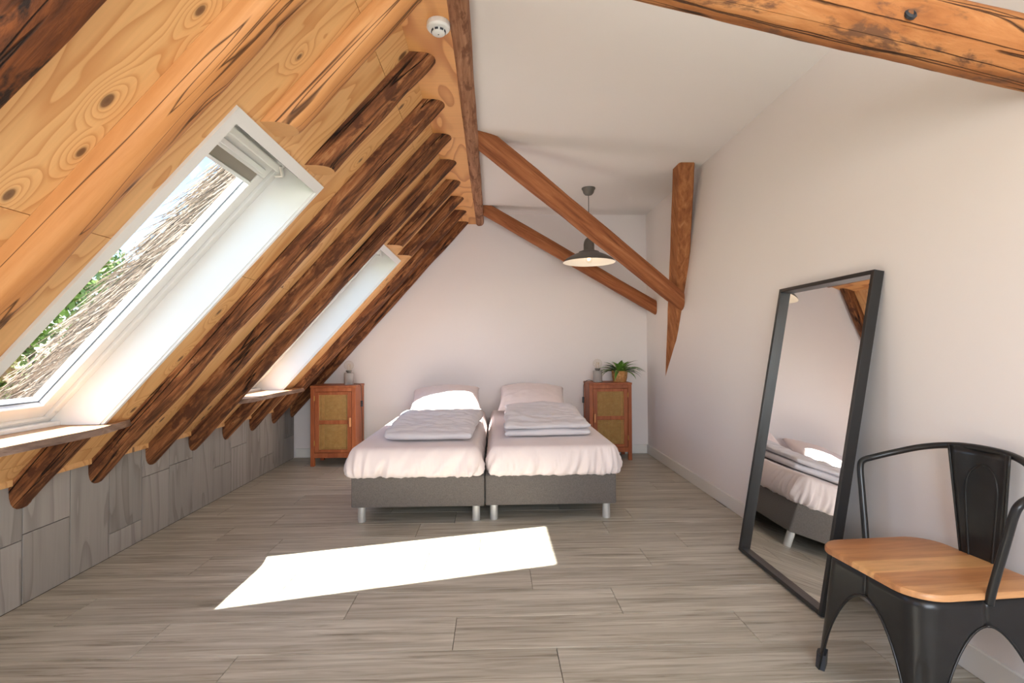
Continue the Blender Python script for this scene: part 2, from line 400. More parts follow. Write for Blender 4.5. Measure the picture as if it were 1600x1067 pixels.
# wall behind the photographer: four pieces around a wide window added for light
def front_wall():
    bm = bmesh.new()
    x0, x1, z0, z1 = -.7, 1.4, .85, 2.15
    box(bm, XL-.09, x0, YF-.12, YF, -.05, .6); box(bm, x1, XR, YF-.12, YF, -.05, ZC+.08)
    box(bm, x0, x1, YF-.12, YF, -.05, z0); box(bm, x0, x1, YF-.12, YF, z1, ZC+.08)
    a = [(x0, .6), (x0, ZC+.08), (RX-.12, ZC+.08), (XL-.09, .6)]
    f0 = [bm.verts.new((x, YF-.12, z)) for x, z in a]; f1 = [bm.verts.new((x, YF, z)) for x, z in a]
    bm.faces.new(f0); bm.faces.new(f1[::-1])
    for i in range(4): bm.faces.new((f0[i], f1[i], f1[(i+1) % 4], f0[(i+1) % 4]))
    tag(link('wall_front', bm, M['wall']), 'warm white end wall facing the beds', kind='structure')
    w4 = tag(empty('window_4', (.35, YF-.06, .85)), 'wide white window in the end wall', kind='structure')
    bm = bmesh.new()
    box(bm, -1.05, 1.05, -.03, .03, 0, .06); box(bm, -1.05, 1.05, -.03, .03, 1.24, 1.3)
    for x in (-1.05, -.03, .99): box(bm, x, x+.06, -.03, .03, .06, 1.24)
    link('window_frame', bm, M['white'], w4)
    for x in (-.99, .03): link('pane', bx(x, x+.96, -.004, .004, .06, 1.24), M['glass'], w4)
front_wall()
tag(link('baseboard_right', bx(XR-.014, XR, YF, YB-.014, 0, .1, .003, 1), M['base']), 'white baseboard along the side wall', kind='structure')
tag(link('baseboard_back', bx(-2.17, XR-.014, YB-.014, YB, 0, .1, .003, 1), M['base']), 'white baseboard under the gable wall', kind='structure')

# sloped plywood ceiling
def W(i): return WIN_Y[i]
HS0, HS1, HHW = .765, 2.414, .43
slope = tag(empty('ceiling_slope', (0, 0, 0), mw=roof_mat()), 'sloping plywood ceiling of large knotty sheets', kind='structure')
def panel(s0, s1, y0, y1, wi):
    bm = bmesh.new(); T = -.018; g = .0012; s0 += g; s1 -= g; y0 += g; y1 -= g
    yc = W(wi); a, b_ = max(s0, HS0), min(s1, HS1)
    if a < b_:
        box(bm, s0, s1, y0, yc-HHW, T, 0); box(bm, s0, s1, yc+HHW, y1, T, 0)
        if a > s0: box(bm, s0, a, yc-HHW, yc+HHW, T, 0)
        if b_ < s1: box(bm, b_, s1, yc-HHW, yc+HHW, T, 0)
    else: box(bm, s0, s1, y0, y1, T, 0)
    link('plywood_panel', bm, M['ply'], slope, Matrix())
rows = [0, .164, 1.358, 2.552, S_END]
ycuts = [YF, 1.105, 3.383, YB]
for i in range(4):
    for j, wi in ((0, 3), (1, 1), (2, 2)):
        panel(rows[i], rows[i+1], ycuts[j], ycuts[j+1], wi)
for j in range(3):
    o = link('soffit_board', bx(RX-.02, -.166, ycuts[j]+.001, ycuts[j+1]-.001, RZ, RZ+.018), M['soffit'], slope, roof_mat().inverted())
for j in range(3):
    link('lower_strip', bx(XL, XL+.02, ycuts[j]+.001, ycuts[j+1]-.001, .563, .604), M['ply'], slope, roof_mat().inverted())
# closing strip between soffit and plaster ceiling, behind the purlin
tag(link('trim_1', bx(-.15, -.138, YF, YB, RZ+.0185, ZC-.0005), M['ceil']), 'plaster edge of the flat ceiling beside the purlin', kind='structure')

# thatch outside
def thatch():
    bm = bmesh.new(); n0, n1 = -.47, -.03
    ys = [YF-.3]
    for i in (3, 1, 2): ys += [W(i)-.60, W(i)+.50]
    ys.append(YB+.3)
    for k in range(0, len(ys)-1):
        if k % 2 == 0: box(bm, -1.1, 3.15, ys[k], ys[k+1], n0, n1)
        else:
            box(bm, -1.1, .70, ys[k], ys[k+1], n0, n1); box(bm, 2.62, 3.15, ys[k], ys[k+1], n0, n1)
    o = link('thatched_roof', bm, M['thatch'], None, roof_mat()); tag(o, 'thick pale thatched roof outside the skylights', 'roof', kind='structure'); del o['category']
    # loose straw along the cut edges seen through the panes
    bm = bmesh.new(); rnd = random.Random(5)
    for wi in (1, 2):
        ye = W(wi)+.50
        for k in range(2600):
            s = rnd.uniform(.5, 2.95); d = rnd.uniform(-.50, -.2); l = rnd.uniform(.10, .26); a = rnd.gauss(0, .22)
            p = Vector((s, ye - rnd.uniform(.0, .02), d)); q = p + Vector((l*math.cos(a), -rnd.uniform(0, .035), -abs(l*math.sin(a))*.8))
            wv = Vector((0, 0, .0028)) if rnd.random() < .5 else Vector((0, .0028, .001))
            v = [bm.verts.new(x) for x in (p-wv, p+wv, q+wv*.4, q-wv*.4)]
            bm.faces.new(v)
    tag(link('straw', bm, M['thatch'], o, Matrix()), None, kind='stuff')
thatch()
tag(link('ground', bx(-60, 40, -30, 60, -3.3, -3.2), M['grass']), 'green lawn outside below the roof', kind='structure')

# ------------------------------------------------------------------ skylights
def skylight(i):
    yc = W(i)
    root = tag(empty('window_%d' % i, mw=roof_mat(yc)), 'white roof window with deep white reveal', kind='structure')
    I = Matrix()
    def part(name, bm, m, parent=root, **k): return link(name, bm, m, parent, I if parent is root else None, **k)
    # casing on the plywood
    bm = bmesh.new(); w0 = .465
    box(bm, .735, .785, -w0+.02, w0-.025, 0, .012); box(bm, .785, 2.362, -w0+.02, -w0+.07, 0, .012); box(bm, .785, 2.362, w0-.045, w0-.025, 0, .012)
    part('casing', bm, M['white'])
    # lining boards of the reveal
    bm = bmesh.new()
    box(bm, .765, .783, -HHW, HHW, -.30, 0)
    for sgn in (-1, 1):
        y0, y1 = sorted((sgn*HHW, sgn*(HHW-.016)))
        # side lining follows the level sill at its foot
        vs = [(.783, -.30), (2.636, -.30), (2.546, -.2), (2.365, 0), (.783, 0)]
        a = [bm.verts.new((s, y0, n)) for s, n in vs]; b_ = [bm.verts.new((s, y1, n)) for s, n in vs]
        bm.faces.new(a); bm.faces.new(b_[::-1])
        for k in range(5): bm.faces.new((a[k], b_[k], b_[(k+1) % 5], a[(k+1) % 5]))
    part('reveal_lining', bm, M['white'])
    fw_ = HHW-.016
    bm = bmesh.new(); ring_frame(bm, .783, 2.53, -fw_, fw_, -.30, -.19, .045, .04, .002); part('window_frame', bm, M['white'])
    sash = None
    bm = bmesh.new(); ring_frame(bm, .83, 2.485, -fw_+.042, fw_-.042, -.275, -.205, .075, .062, .004); sash = part('sash', bm, M['white'])
    bm = bmesh.new(); ring_frame(bm, .903, 2.412, -.313, .313, -.2405, -.235, .005); link('gasket', bm, M['gasket'], sash, I)
    link('pane', bx(.905, 2.41, -.311, .311, -.249, -.241), M['glass'], sash, I)
    # blind pulled just below its cassette
    bl = part('blind', bx(.885, .958, -.3098, .3098, -.216, -.212), M['blind'])
    link('blind_cassette', bx(.862, .888, -.3098, .3098, -.226, -.19, .004), M['alu'], bl, I)
    link('blind_bar', bx(.955, .973, -.3098, .3098, -.222, -.203, .003), M['alu'], bl, I)
    # control bar under the head with its slot
    bm = bmesh.new(); box(bm, .80, .835, -.33, .33, -.188, -.15, .008, 2); part('handle_bar', bm, M['white'])
    part('vent_slot', bx(.784, .787, -.27, .30, -.06, -.05), M['gasket'])
    bm = bmesh.new(); tube(bm, [(.80, .30, -.15), (.83, .335, -.13), (.855, .345, -.16)], .008); part('catch', bm, M['alu'])
    bm = bmesh.new(); lathe(bm, [(0, 0), (.009, 0), (.009, .004), (0, .004)], 12); part('screw_cap', bm, M['alu']).matrix_local = Matrix.Translation((2.44, fw_-.02, -.189))
    # white ledge under the sash, level
    mw = roof_mat(yc).inverted() @ Matrix.Translation((0, yc, 0))
    link('inner_ledge', bx(-2.29, -2.16, -fw_, fw_, .80, .822, .003, 1), M['white'], root, mw)
    # live-edge sill board
    bm = bmesh.new(); rnd = random.Random(i)
    yl, yr = (-.61, .63) if i != 2 else (-.52, .69)
    front = []
    n = 22
    for k in range(n+1):
        y = yl + (yr-yl)*k/n
        xf = -1.885 + .012*noise.noise(Vector((y*4, i*3.1, 0)))
        if i == 2: xf += .015*(k/n)
        if k < 3: xf -= .03*(3-k)/3
        if i != 2 and y > .3: xf -= .085*((y-.3)/.33)**1.2
        front.append((xf, y))
    back = [(-1.972, yr), (-1.972, HHW-.0015), (-2.20, HHW-.0015), (-2.20, -HHW+.0015), (-1.972, -HHW+.0015), (-1.972, yl)]
    out = front + back
    zb, zt = .768, .800
    a = [bm.verts.new((x + (.012 if k <= n else 0), y, zb)) for k, (x, y) in enumerate(out)]; b_ = [bm.verts.new((x, y, zt)) for x, y in out]
    bm.faces.new(a[::-1]); bm.faces.new(b_)
    for k in range(len(out)):
        j = (k+1) % len(out); f = bm.faces.new((a[k], a[j], b_[j], b_[k])); f.material_index = 1 if k < n else 0
    link('sill_board', bm, [M['sill'], M['sill_edge']], root, mw)
    return root
for i in (1, 2, 3): skylight(i)  # the last skylight is an unseen addition that lets in more light

# ------------------------------------------------------------------ rafters
def rafter(k, mat, label, group=None, lo=None, hi=None, r=.07, bow=0):
    """half log on the plywood; lo/hi = slope limits when a skylight cuts it"""
    yc = R0Y + k*PITCH_R
    bm = bmesh.new(); n_arc = 10; n_len = 36
    prof = []
    hw, proud = r, .084
    for a in range(n_arc+1):
        t = math.pi*a/n_arc
        c0 = math.cos(t); prof.append((-hw*math.copysign(abs(c0)**.8, c0), .001+proud*math.sin(t)**.62))
    rows_ = []
    for q in range(n_len+1):
        row = []
        for (y, n) in prof:
            s0 = -.9030*n+.001+(lo or 0)
            s1 = (RX-XL+.7422*n)/.6702-.001 if hi is None else hi-.9030*n
            s = s0 + (s1-s0)*q/n_len
            nn = 1.6*noise.noise(Vector((s*2.6, k*7.7+y*12, n*12)))
            n2 = noise.noise(Vector((s*7, k*3.3+y*30, n*30)))
            f = 1 + .08*nn + .05*n2
            edge = n < .01
            # keep the cut planes exact: shift y and n only when not on an end ring
            yy = y*(1+.09*noise.noise(Vector((s*1.5, k*5.1, 3))))+bow*math.sin(s*1.3+k)
            nf = n if edge else n*f
            if q in (0, n_len) and not edge: nf = n
            row.append(bm.verts.new((s, yy, max(.001, nf))))
        rows_.append(row)
    for q in range(n_len):
        for a in range(n_arc):
            bm.faces.new((rows_[q][a], rows_[q][a+1], rows_[q+1][a+1], rows_[q+1][a]))
        bm.faces.new((rows_[q][n_arc], rows_[q][0], rows_[q+1][0], rows_[q+1][n_arc]))
    f0 = bm.faces.new(rows_[0]); f1 = bm.faces.new(rows_[-1][::-1])
    f0.material_index = f1.material_index = 1
    o = link('rafter', bm, [mat, M['end'] if (lo is not None or hi is not None) else mat], None, roof_mat(yc), smooth=45)
    tag(o, label, 'rafter', group or 'log rafters on the sloping ceiling'); return o
TOPCUT, LOWCUT = .722, 2.414
D, P_, B_ = M['rafter'], M['pale_log'], M['bark']
rafter(-3, B_, 'dark knotty log rafter with peeling bark, beyond the pale cracked full-length rafter')
rafter(-2, P_, 'pale planed full-length log rafter with a long crack, left of the large skylight', bow=.006)
rafter(-1, P_, 'short pale log rafter stub ending above the large skylight', hi=TOPCUT)
rafter(0, D, 'short dark log rafter stub above the corner of the large skylight', hi=TOPCUT)
rafter(0, D, 'short dark rafter foot directly under the large skylight sill board', lo=LOWCUT)
rafter(1, D, 'full-length dark log rafter bordering the large skylight on the bed side')
rafter(2, D, 'full-length dark log rafter, second from the large skylight towards the beds')
rafter(3, D, 'full-length dark log rafter bordering the small far skylight on the near side')
rafter(4, D, 'first short dark log rafter stub above the far skylight', hi=TOPCUT)
rafter(4, D, 'first short dark rafter foot under the far skylight sill', lo=LOWCUT)
rafter(5, D, 'second short dark log rafter stub above the far skylight, nearer the gable wall', hi=TOPCUT)
rafter(5, D, 'second short dark rafter foot under the far skylight sill, nearer the gable wall', lo=LOWCUT)
rafter(6, D, 'full-length dark log rafter between the far skylight and the last rafter')
rafter(7, D, 'last dark log rafter running along the gable wall', r=.062)

# ------------------------------------------------------------------ purlin, braces, post, tie beam
def timber(name, p0, p1, r, mat, label, cat, square=2.0, seed=0, aspect=1.0, clip=(), taper=1.0, rough=.05, upv=(0, 0, 1), nl=30):
    p0, p1 = Vector(p0), Vector(p1); L_ = (p1-p0).length; x = (p1-p0)/L_; z = Vector(upv); y = z.cross(x).normalized(); z = x.cross(y)
    mw = Matrix(((x.x, y.x, z.x, p0.x), (x.y, y.y, z.y, p0.y), (x.z, y.z, z.z, p0.z), (0, 0, 0, 1)))
    bm = bmesh.new(); seg = 20; rings = []
    for q in range(nl+1):
        s = L_*q/nl; rr = r*(1+(taper-1)*q/nl); ring = []
        for a in range(seg):
            t = 2*math.pi*(a+.5)/seg; c, sn = math.cos(t), math.sin(t)
            k = 1/((abs(c)**square+abs(sn)**square)**(1/square))
            f = 1+rough*noise.noise(Vector((s*2.5, seed+c*1.3, sn*1.3)))+rough*.5*noise.noise(Vector((s*9, seed+c*3, sn*3)))
            ring.append(bm.verts.new((s, rr*k*c*f*aspect, rr*k*sn*f)))
        rings.append(ring)
    for a, b_ in zip(rings, rings[1:]):
        for i in range(seg): bm.faces.new((a[i], a[(i+1) % seg], b_[(i+1) % seg], b_[i]))
    bm.faces.new(rings[0][::-1]); bm.faces.new(rings[-1])
    inv = mw.inverted()
    for co, no in clip:       # cut away everything beyond a wall or the ceiling
        lo_, ln = inv @ Vector(co), inv.to_3x3() @ Vector(no)
        g = bm.verts[:]+bm.edges[:]+bm.faces[:]
        res = bmesh.ops.bisect_plane(bm, geom=g, plane_co=lo_, plane_no=ln, clear_outer=True)
        ed = [e for e in res['geom_cut'] if isinstance(e, bmesh.types.BMEdge)]
        if ed: bmesh.ops.holes_fill(bm, edges=ed, sides=0)
    o = link(name, bm, mat, None, mw, smooth=40)
    return tag(o, label, cat)
WALLC = ((XR-.0005, 0, 0), (1, 0, 0)); CEILC = ((0, 0, ZC-.0005), (0, 0, 1))
timber('purlin', (-.133, YF+.002, 2.59), (-.158, YB-.004, 2.585), .048, M['purlin'], 'weathered log purlin along the edge of the flat ceiling', 'beam', 2.2, 1, .98, rough=.08, nl=90, taper=1.0)
BX = ((-.112, 0, 0), (-1, 0, 0))
timber('brace', (-.2, 3.55, 2.72), (1.80, 4.70, 1.535), .075, M['beam'], 'thick brown diagonal brace from the purlin down to the leaning post', 'beam', 3.2, 5, .9, (WALLC, CEILC, BX), .95)
timber('brace', (-.2, 5.42, 2.705), (1.80, 5.42, 1.545), .065, M['beam'], 'thinner brown diagonal brace close to the gable wall', 'beam', 3.0, 9, .9, (WALLC, CEILC, BX), 1.0)
def post():
    bm = bmesh.new(); A = Vector((1.500, 4.10, ZC-.001)); Bv = Vector((1.706, 4.965, .86)); n = 30; rings = []
    for q in range(n+1):
        p = A.lerp(Bv, q/n); j = lambda i: .004*noise.noise(Vector((q*.35, i*4.1, 2)))
        c = .014
        tw = .05*q/n
        pts = [(tw, c), (c+tw, 0), (.13-c, 0), (.13, c), (.13, .16), (0, .16)]
        rings.append([bm.verts.new((p.x+x+j(i), p.y+y+j(i+7), p.z)) for i, (x, y) in enumerate(pts)])
    for a, b_ in zip(rings, rings[1:]):
        for i in range(6): bm.faces.new((a[i], a[(i+1) % 6], b_[(i+1) % 6], b_[i]))
    bm.faces.new(rings[0]); bm.faces.new(rings[-1][::-1])
    res = bmesh.ops.bisect_plane(bm, geom=bm.verts[:]+bm.edges[:]+bm.faces[:], plane_co=(XR-.0005, 0, 0), plane_no=(1, 0, 0), clear_outer=True)
    ed = [e for e in res['geom_cut'] if isinstance(e, bmesh.types.BMEdge)]
    if ed: bmesh.ops.holes_fill(bm, edges=ed, sides=0)
    m = mat_rough_wood('hewn_post', [(.25, srgb(112, 66, 38)), (.45, srgb(154, 96, 58)), (.6, srgb(176, 116, 72)), (.8, srgb(200, 146, 102))], (22, 22, 2), cracks=False)
    tag(link('post', bm, m, smooth=30), 'square hewn brown post tapering into the plaster side wall', 'beam')
post()
tie = timber('tie_beam', (-.2, 1.50, 2.447), (1.9, 1.50, 1.985), .092, M['tie'], 'big knotty orange log crossing below the ceiling to the side wall', 'beam', 2.0, 14, 1.0, (WALLC, BX), 1.02, .06, nl=60)
bm = bmesh.new(); lathe(bm, [(0, 0), (.017, 0), (.018, .008), (.012, .012), (.009, .006), (0, .006)], 16)
bo = link('bolt', bm, M['gasket'], tie); bo.location = (1.423, -.084, -.036); bo.rotation_euler = (R(68), 0, 0); bo['label'] = 'black round bolt head'

# ------------------------------------------------------------------ beds
def fitted(bm, x0, x1, y0, y1, z0, z1, seed):
    """mattress in an elastic sheet: rounded box, gathers running down the sides, wavy hem"""
    nx, ny, r = 44, 70, .055
    cxm, cym = (x0+x1)/2, (y0+y1)/2; hx, hy = (x1-x0)/2, (y1-y0)/2
    per = []
    nseg = 880; cr = .07
    def rrect(t):
        # point and outward normal on a rounded rectangle, t in 0..1
        Lx, Ly = 2*(hx-cr), 2*(hy-cr); q = math.pi*cr/2; tot = 2*Lx+2*Ly+4*q; d = t*tot
        segs = [(Lx, 'b'), (q, 'c0'), (Ly, 'r'), (q, 'c1'), (Lx, 't'), (q, 'c2'), (Ly, 'l'), (q, 'c3')]
        for l, s in segs:
            if d <= l: break
            d -= l
        if s == 'b': return (-hx+cr+d, -hy), (0, -1), d
        if s == 'r': return (hx, -hy+cr+d), (1, 0), d
        if s == 't': return (hx-cr-d, hy), (0, 1), d
        if s == 'l': return (-hx, hy-cr-d), (-1, 0), d
        i = int(s[1]); a0 = -math.pi/2+i*math.pi/2; a = a0+d/cr
        ox, oy = ((hx-cr, -hy+cr), (hx-cr, hy-cr), (-hx+cr, hy-cr), (-hx+cr, -hy+cr))[i]
        return (ox+cr*math.cos(a), oy+cr*math.sin(a)), (math.cos(a), math.sin(a)), d
    H = z1-z0; vl = [0, .06, .14, .25, .4, .55, .7, .8, .87, .93, .97, 1.0]
    rings = []
    for lv, v in enumerate(vl):
        ring = []
        for i in range(nseg):
            t = i/nseg; (px, py), (nx_, ny_), d = rrect(t)
            # round the top edge and bulge the flank
            if v > .72: k = (v-.72)/.28; inset = r*(1-math.sqrt(max(0, 1-k*k)))*1.05; z = z0+H*(.72+.28*math.sin(k*math.pi/2))
            else: inset = 0; z = z0+H*v
            bulge = .026*math.sin(math.pi*min(1, v/.85)) + .002 - .016*max(0, 1-v/.16)**2
            gat = max(0, 1-v/.95)*(.35+.65*min(1, v/.1))
            ph = t*nseg*.9+3*noise.noise(Vector((px*3, py*3, seed)))
            q_ = px*1.0-py*1.0 if nx_*ny_ >= 0 else px+py; sl = .12*v*math.sin(3*q_+seed)
            g = (.2-abs(noise.noise(Vector(((q_+sl)*11, seed*5.0, v*.8)))))*.06 + (.2-abs(noise.noise(Vector(((q_+sl*1.5)*24, seed*2.0, v)))))*.042
            corner = min(abs(abs(px)-hx), 1) + min(abs(abs(py)-hy), 1)
            amp = .6 + 1.2*math.exp(-corner*7)
            hem = .012*noise.noise(Vector((px*11, py*11, seed+2)))+.01*noise.noise(Vector((px*30, py*30, seed+4))) if lv == 0 else 0
            off = bulge-inset+gat*g*amp*1.2-(.018 if lv == 0 else 0)
            ring.append(bm.verts.new((cxm+px+nx_*off, cym+py+ny_*off, z+hem)))
        rings.append(ring)
    for a, b_ in zip(rings, rings[1:]):
        for i in range(nseg): bm.faces.new((a[i], a[(i+1) % nseg], b_[(i+1) % nseg], b_[i]))
    bm.faces.new(rings[0][::-1])
    # top surface: concentric rings inwards
    last = rings[-1]; c = Vector((cxm, cym, 0))
    for f in (.93, .8, .6, .3):
        ring = []
        for v in last:
            p = Vector((cxm+(v.co.x-cxm)*1, cym+(v.co.y-cym)*1, 0))
            ring.append(bm.verts.new((cxm+(rings[-1][len(ring)].co.x-cxm)*f, cym+(rings[-1][len(ring)].co.y-cym)*f, z1+.004*(1-f)+.004*noise.noise(Vector((p.x*4*f, p.y*4*f, seed))))))
        prev = rings[-1] if f == .93 else top_prev
        for i in range(nseg): bm.faces.new((prev[i], prev[(i+1) % nseg], ring[(i+1) % nseg], ring[i]))
        top_prev = ring
    bm.faces.new(top_prev)
    return bm
def bed(x0, x1, y0, y1, label, seed):
    xc = (x0+x1)/2; yc = (y0+y1)/2
    b = tag(empty('bed', (xc, yc, 0)), label, 'bed', 'two single box-spring beds pushed together')
    hx, hy = (x1-x0)/2, (y1-y0)/2
    link('box_spring', bx(-hx, hx, -hy, hy, .108, .312, .012, 3), M['bedbase'], b, smooth=40)
    bm = bmesh.new(); fitted(bm, -hx-(.014 if seed == 1 else -.038), hx+(.014 if seed == 2 else -.038), -hy-.012, hy-.03, .302, .508, seed)
    link('fitted_sheet', bm, M['sheet'], b, smooth=True)['label'] = 'pale pink fitted sheet over the mattress'
    for sx in (-1, 1):
        for s2 in (-1, 1):
            bm = bmesh.new(); lathe(bm, [(0, 0), (.026, 0), (.027, .003), (.027, .108), (0, .108)], 20)
            o = link('leg', bm, M['legmetal'], b, smooth=40); o.location = (sx*(hx-.058), s2*(hy-.06), 0)
    return b
Y0B, Y1B = 3.505, 5.70
bed(-.966, -.074, Y0B, Y1B, 'grey single bed with a sunlit pillow, beside the cabinet under the slope', 1)
bed(-.068, .826, Y0B+.012, Y1B, 'grey single bed beside the cabinet with the potted plant', 2)

def cushion(name, w_, d_, h, mat, loc, rot, label, cat, seed, group, pinch=.75):
    bm = bmesh.new(); nu, nv = 40, 30; top = {}; bot = {}
    for i in range(nu+1):
        for j in range(nv+1):
            u, v = 2*i/nu-1, 2*j/nv-1
            prof = (max(0, 1-abs(u)**2.2)*max(0, 1-abs(v)**2.0))**.6
            k = 1-.05*(abs(u)**2)*(1-abs(v)**2)-.0
            x = u*w_/2*(1-.06*(1-abs(u)**3)*0-.05*abs(v)**2*(1-abs(u)**6)*0); y = v*d_/2
            x *= 1-.05*(1-v*v)*abs(u)**4; y *= 1-.07*(1-u*u)*abs(v)**4
            wr = .012*noise.noise(Vector((x*9, y*9, seed)))+.007*noise.noise(Vector((x*22, y*22, seed+3)))
            top[i, j] = bm.verts.new((x, y, h*.5+prof*h*.5*1+wr*prof)) if 0 < i < nu and 0 < j < nv else bm.verts.new((x, y, h*.42+.006*noise.noise(Vector((x*20, y*20, seed)))))
            if 0 < i < nu and 0 < j < nv: bot[i, j] = bm.verts.new((x, y, h*.42-prof*h*.40))
            else: bot[i, j] = top[i, j]
    for i in range(nu):
        for j in range(nv):
            bm.faces.new((top[i, j], top[i+1, j], top[i+1, j+1], top[i, j+1]))
            q = [bot[i, j], bot[i, j+1], bot[i+1, j+1], bot[i+1, j]]
            if len(set(q)) == 4:
                try: bm.faces.new(q)
                except ValueError: pass
    o = link(name, bm, mat, smooth=True); o.location = loc; o.rotation_euler = rot
    return tag(o, label, cat, group)
cushion('pillow', .70, .58, .22, M['pillow'], (-.50, 5.36, .56), (R(17), R(-2), R(3)), 'white pillow lying in direct sunlight on a bed', 'pillow', 3, 'bed pillows')
cushion('pillow', .68, .58, .23, M['pillow'], (.385, 5.37, .56), (R(19), R(1), R(-3)), 'pale pink shaded pillow behind a folded duvet', 'pillow', 8, 'bed pillows')

def duvet(corners, zf, zb_, label, seed, layers):
    """folded duvet: quad footprint, rounded rolled edges, stacked folds showing at the foot"""
    (ax, ay), (bx_, by), (cx, cy_), (dx, dy) = corners      # front-left, front-right, back-right, back-left
    root = tag(empty('duvet', ((ax+bx_)/2, (ay+cy_)/2, .512)), label, 'duvet', 'folded duvets on the beds')
    z_lo = .004
    for li in range(layers):
        bm = bmesh.new(); nu, nv = 72, 96
        f0, f1 = li/layers, (li+1)/layers
        ins = .012*li*(1 if seed % 2 else -.4)
        def P(u, v):
            x = (ax*(1-u)+bx_*u)*(1-v)+(dx*(1-u)+cx*u)*v; y = (ay*(1-u)+by*u)*(1-v)+(dy*(1-u)+cy_*u)*v
            return x, y
        T, Bt = {}, {}
        for i in range(nu+1):
            for j in range(nv+1):
                u, v = i/nu, j/nv
                x, y = P(u, v)
                wob = .03*noise.noise(Vector((x*5, y*5, seed+li)))
                du, dv = min(u, 1-u)*.62, min(v, 1-v)*.95
                th = (zf+(zb_-zf)*v)
                hb, ht = z_lo+th*f0, z_lo+th*f1
                rr = (ht-hb)*1.1
                ed = min(du, dv); k = min(1, ed/max(rr, .012)); prof = math.sqrt(max(0, 1-(1-k)**2))
                mid = (hb+ht)/2
                wr = .026*noise.noise(Vector((x*3.5+y*3, y*11, seed*2.2+li)))+.012*noise.noise(Vector((x*11, y*24, seed)))-.020*abs(noise.noise(Vector((x*4+y*2, y*17, seed+5))))
                sag = -.012*math.sin(math.pi*u)*(1-v) if li == layers-1 else 0
                yy = y + (ins if v < .5 else -ins*.3) + wob*(1-v)
                xx = x + wob*.6
                edge = i in (0, nu) or j in (0, nv)
                zt = mid+(ht-mid)*prof + (wr+sag)*(1 if li == layers-1 else .3)*prof
                T[i, j] = bm.verts.new((xx, yy, max(zt, z_lo)))
                Bt[i, j] = T[i, j] if edge else bm.verts.new((xx, yy, max(mid-(mid-hb)*prof, z_lo)))
        for i in range(nu):
            for j in range(nv):
                bm.faces.new((T[i, j], T[i+1, j], T[i+1, j+1], T[i, j+1]))
                q = [Bt[i, j], Bt[i, j+1], Bt[i+1, j+1], Bt[i+1, j]]
                try: bm.faces.new(q)
                except ValueError: pass
        o = link('fold', bm, M['duvet'], root, smooth=True); o.location = (-root.location.x, -root.location.y, 0)
    return root
duvet([(-.80, 3.70), (-.16, 3.68), (-.11, 4.66), (-.84, 4.70)], .075, .135, 'grey-white duvet folded flat below the sunlit pillow', 1, 1)
duvet([(.065, 3.80), (.72, 3.86), (.75, 4.97), (.10, 4.97)], .105, .145, 'grey-white duvet folded in thick layers below the pink pillow', 2, 2)

# ------------------------------------------------------------------ cane-door cabinets
def cabinet(x0, x1, y0, y1, h, label, hinge_left):
    xc = (x0+x1)/2; yc = (y0+y1)/2; hx, hy = (x1-x0)/2, (y1-y0)/2
    c = tag(empty('cabinet', (xc, yc, 0)), label, 'cabinet', 'cane-door cabinets either side of the beds')
    I = M['cab']; p = .038; zb = .085
    link('top', bx(-hx-.004, hx+.004, -hy-.004, hy+.004, h-.022, h, .003), I, c)
    for sx in (-1, 1):
        for s2 in (-1, 1):
            xa, xb = sorted((sx*hx, sx*(hx-p))); ya, yb = sorted((s2*hy, s2*(hy-p)))
            link('leg', bx(xa, xb, ya, yb, 0, h-.022, .002, 1), I, c)
        xa, xb = sorted((sx*(hx-.006), sx*(hx-.022)))
        link('side_panel', bx(xa, xb, -hy+p, hy-p, zb, h-.022), I, c)
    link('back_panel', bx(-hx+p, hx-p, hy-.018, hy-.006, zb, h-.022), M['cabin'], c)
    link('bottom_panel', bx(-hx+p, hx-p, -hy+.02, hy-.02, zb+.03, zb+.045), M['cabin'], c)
    link('front_rail', bx(-hx+p, hx-p, -hy+.003, -hy+.023, zb, zb+.05, .002, 1), I, c)
    link('front_rail', bx(-hx+p, hx-p, -hy+.003, -hy+.023, h-.06, h-.022, .002, 1), I, c)
    dx, z0, z1 = hx-p-.003, zb+.053, h-.063
    d = empty('door', (0, 0, 0)); d.parent = c
    bm = bmesh.new(); s = .042
    box(bm, -dx, -dx+s, -hy+.001, -hy+.022, z0, z1, .002, 1); box(bm, dx-s, dx, -hy+.001, -hy+.022, z0, z1, .002, 1)
    zm = (z0+z1)/2
    for za, zb2 in ((z0, z0+s*.7), (zm-.02, zm+.02), (z1-s*.7, z1)): box(bm, -dx+s, dx-s, -hy+.003, -hy+.02, za, zb2, .0015, 1)
    bpy.data.objects.remove(d)
    d = link('door', bm, I, c)
    for za, zb2 in ((z0+s*.7, zm-.02), (zm+.02, z1-s*.7)):
        link('cane_panel', bx(-dx+s, dx-s, -hy+.012, -hy+.0135, za, zb2), M['cane'], d)
    sx = -1 if not hinge_left else 1
    hxp = sx*(dx-.012)
    link('handle', bx(hxp-.009, hxp+.009, -hy-.02, -hy+.001, zm-.045, zm+.045, .004, 2), M['knob'], d)
    for zz in (z0+.07, z1-.09):
        bm = bmesh.new(); tube(bm, [(-sx*(dx+.002), -hy+.001, zz), (-sx*(dx+.002), -hy+.001, zz+.05)], .0045); link('hinge', bm, M['brass'], d)
    return c
cabinet(-1.852, -1.402, 5.262, 5.60, .81, 'reddish wooden cane-door cabinet tucked beside the sloping rafters', True)
cabinet(.987, 1.432, 5.375, 5.712, .81, 'reddish wooden cane-door cabinet carrying the potted plant', False)

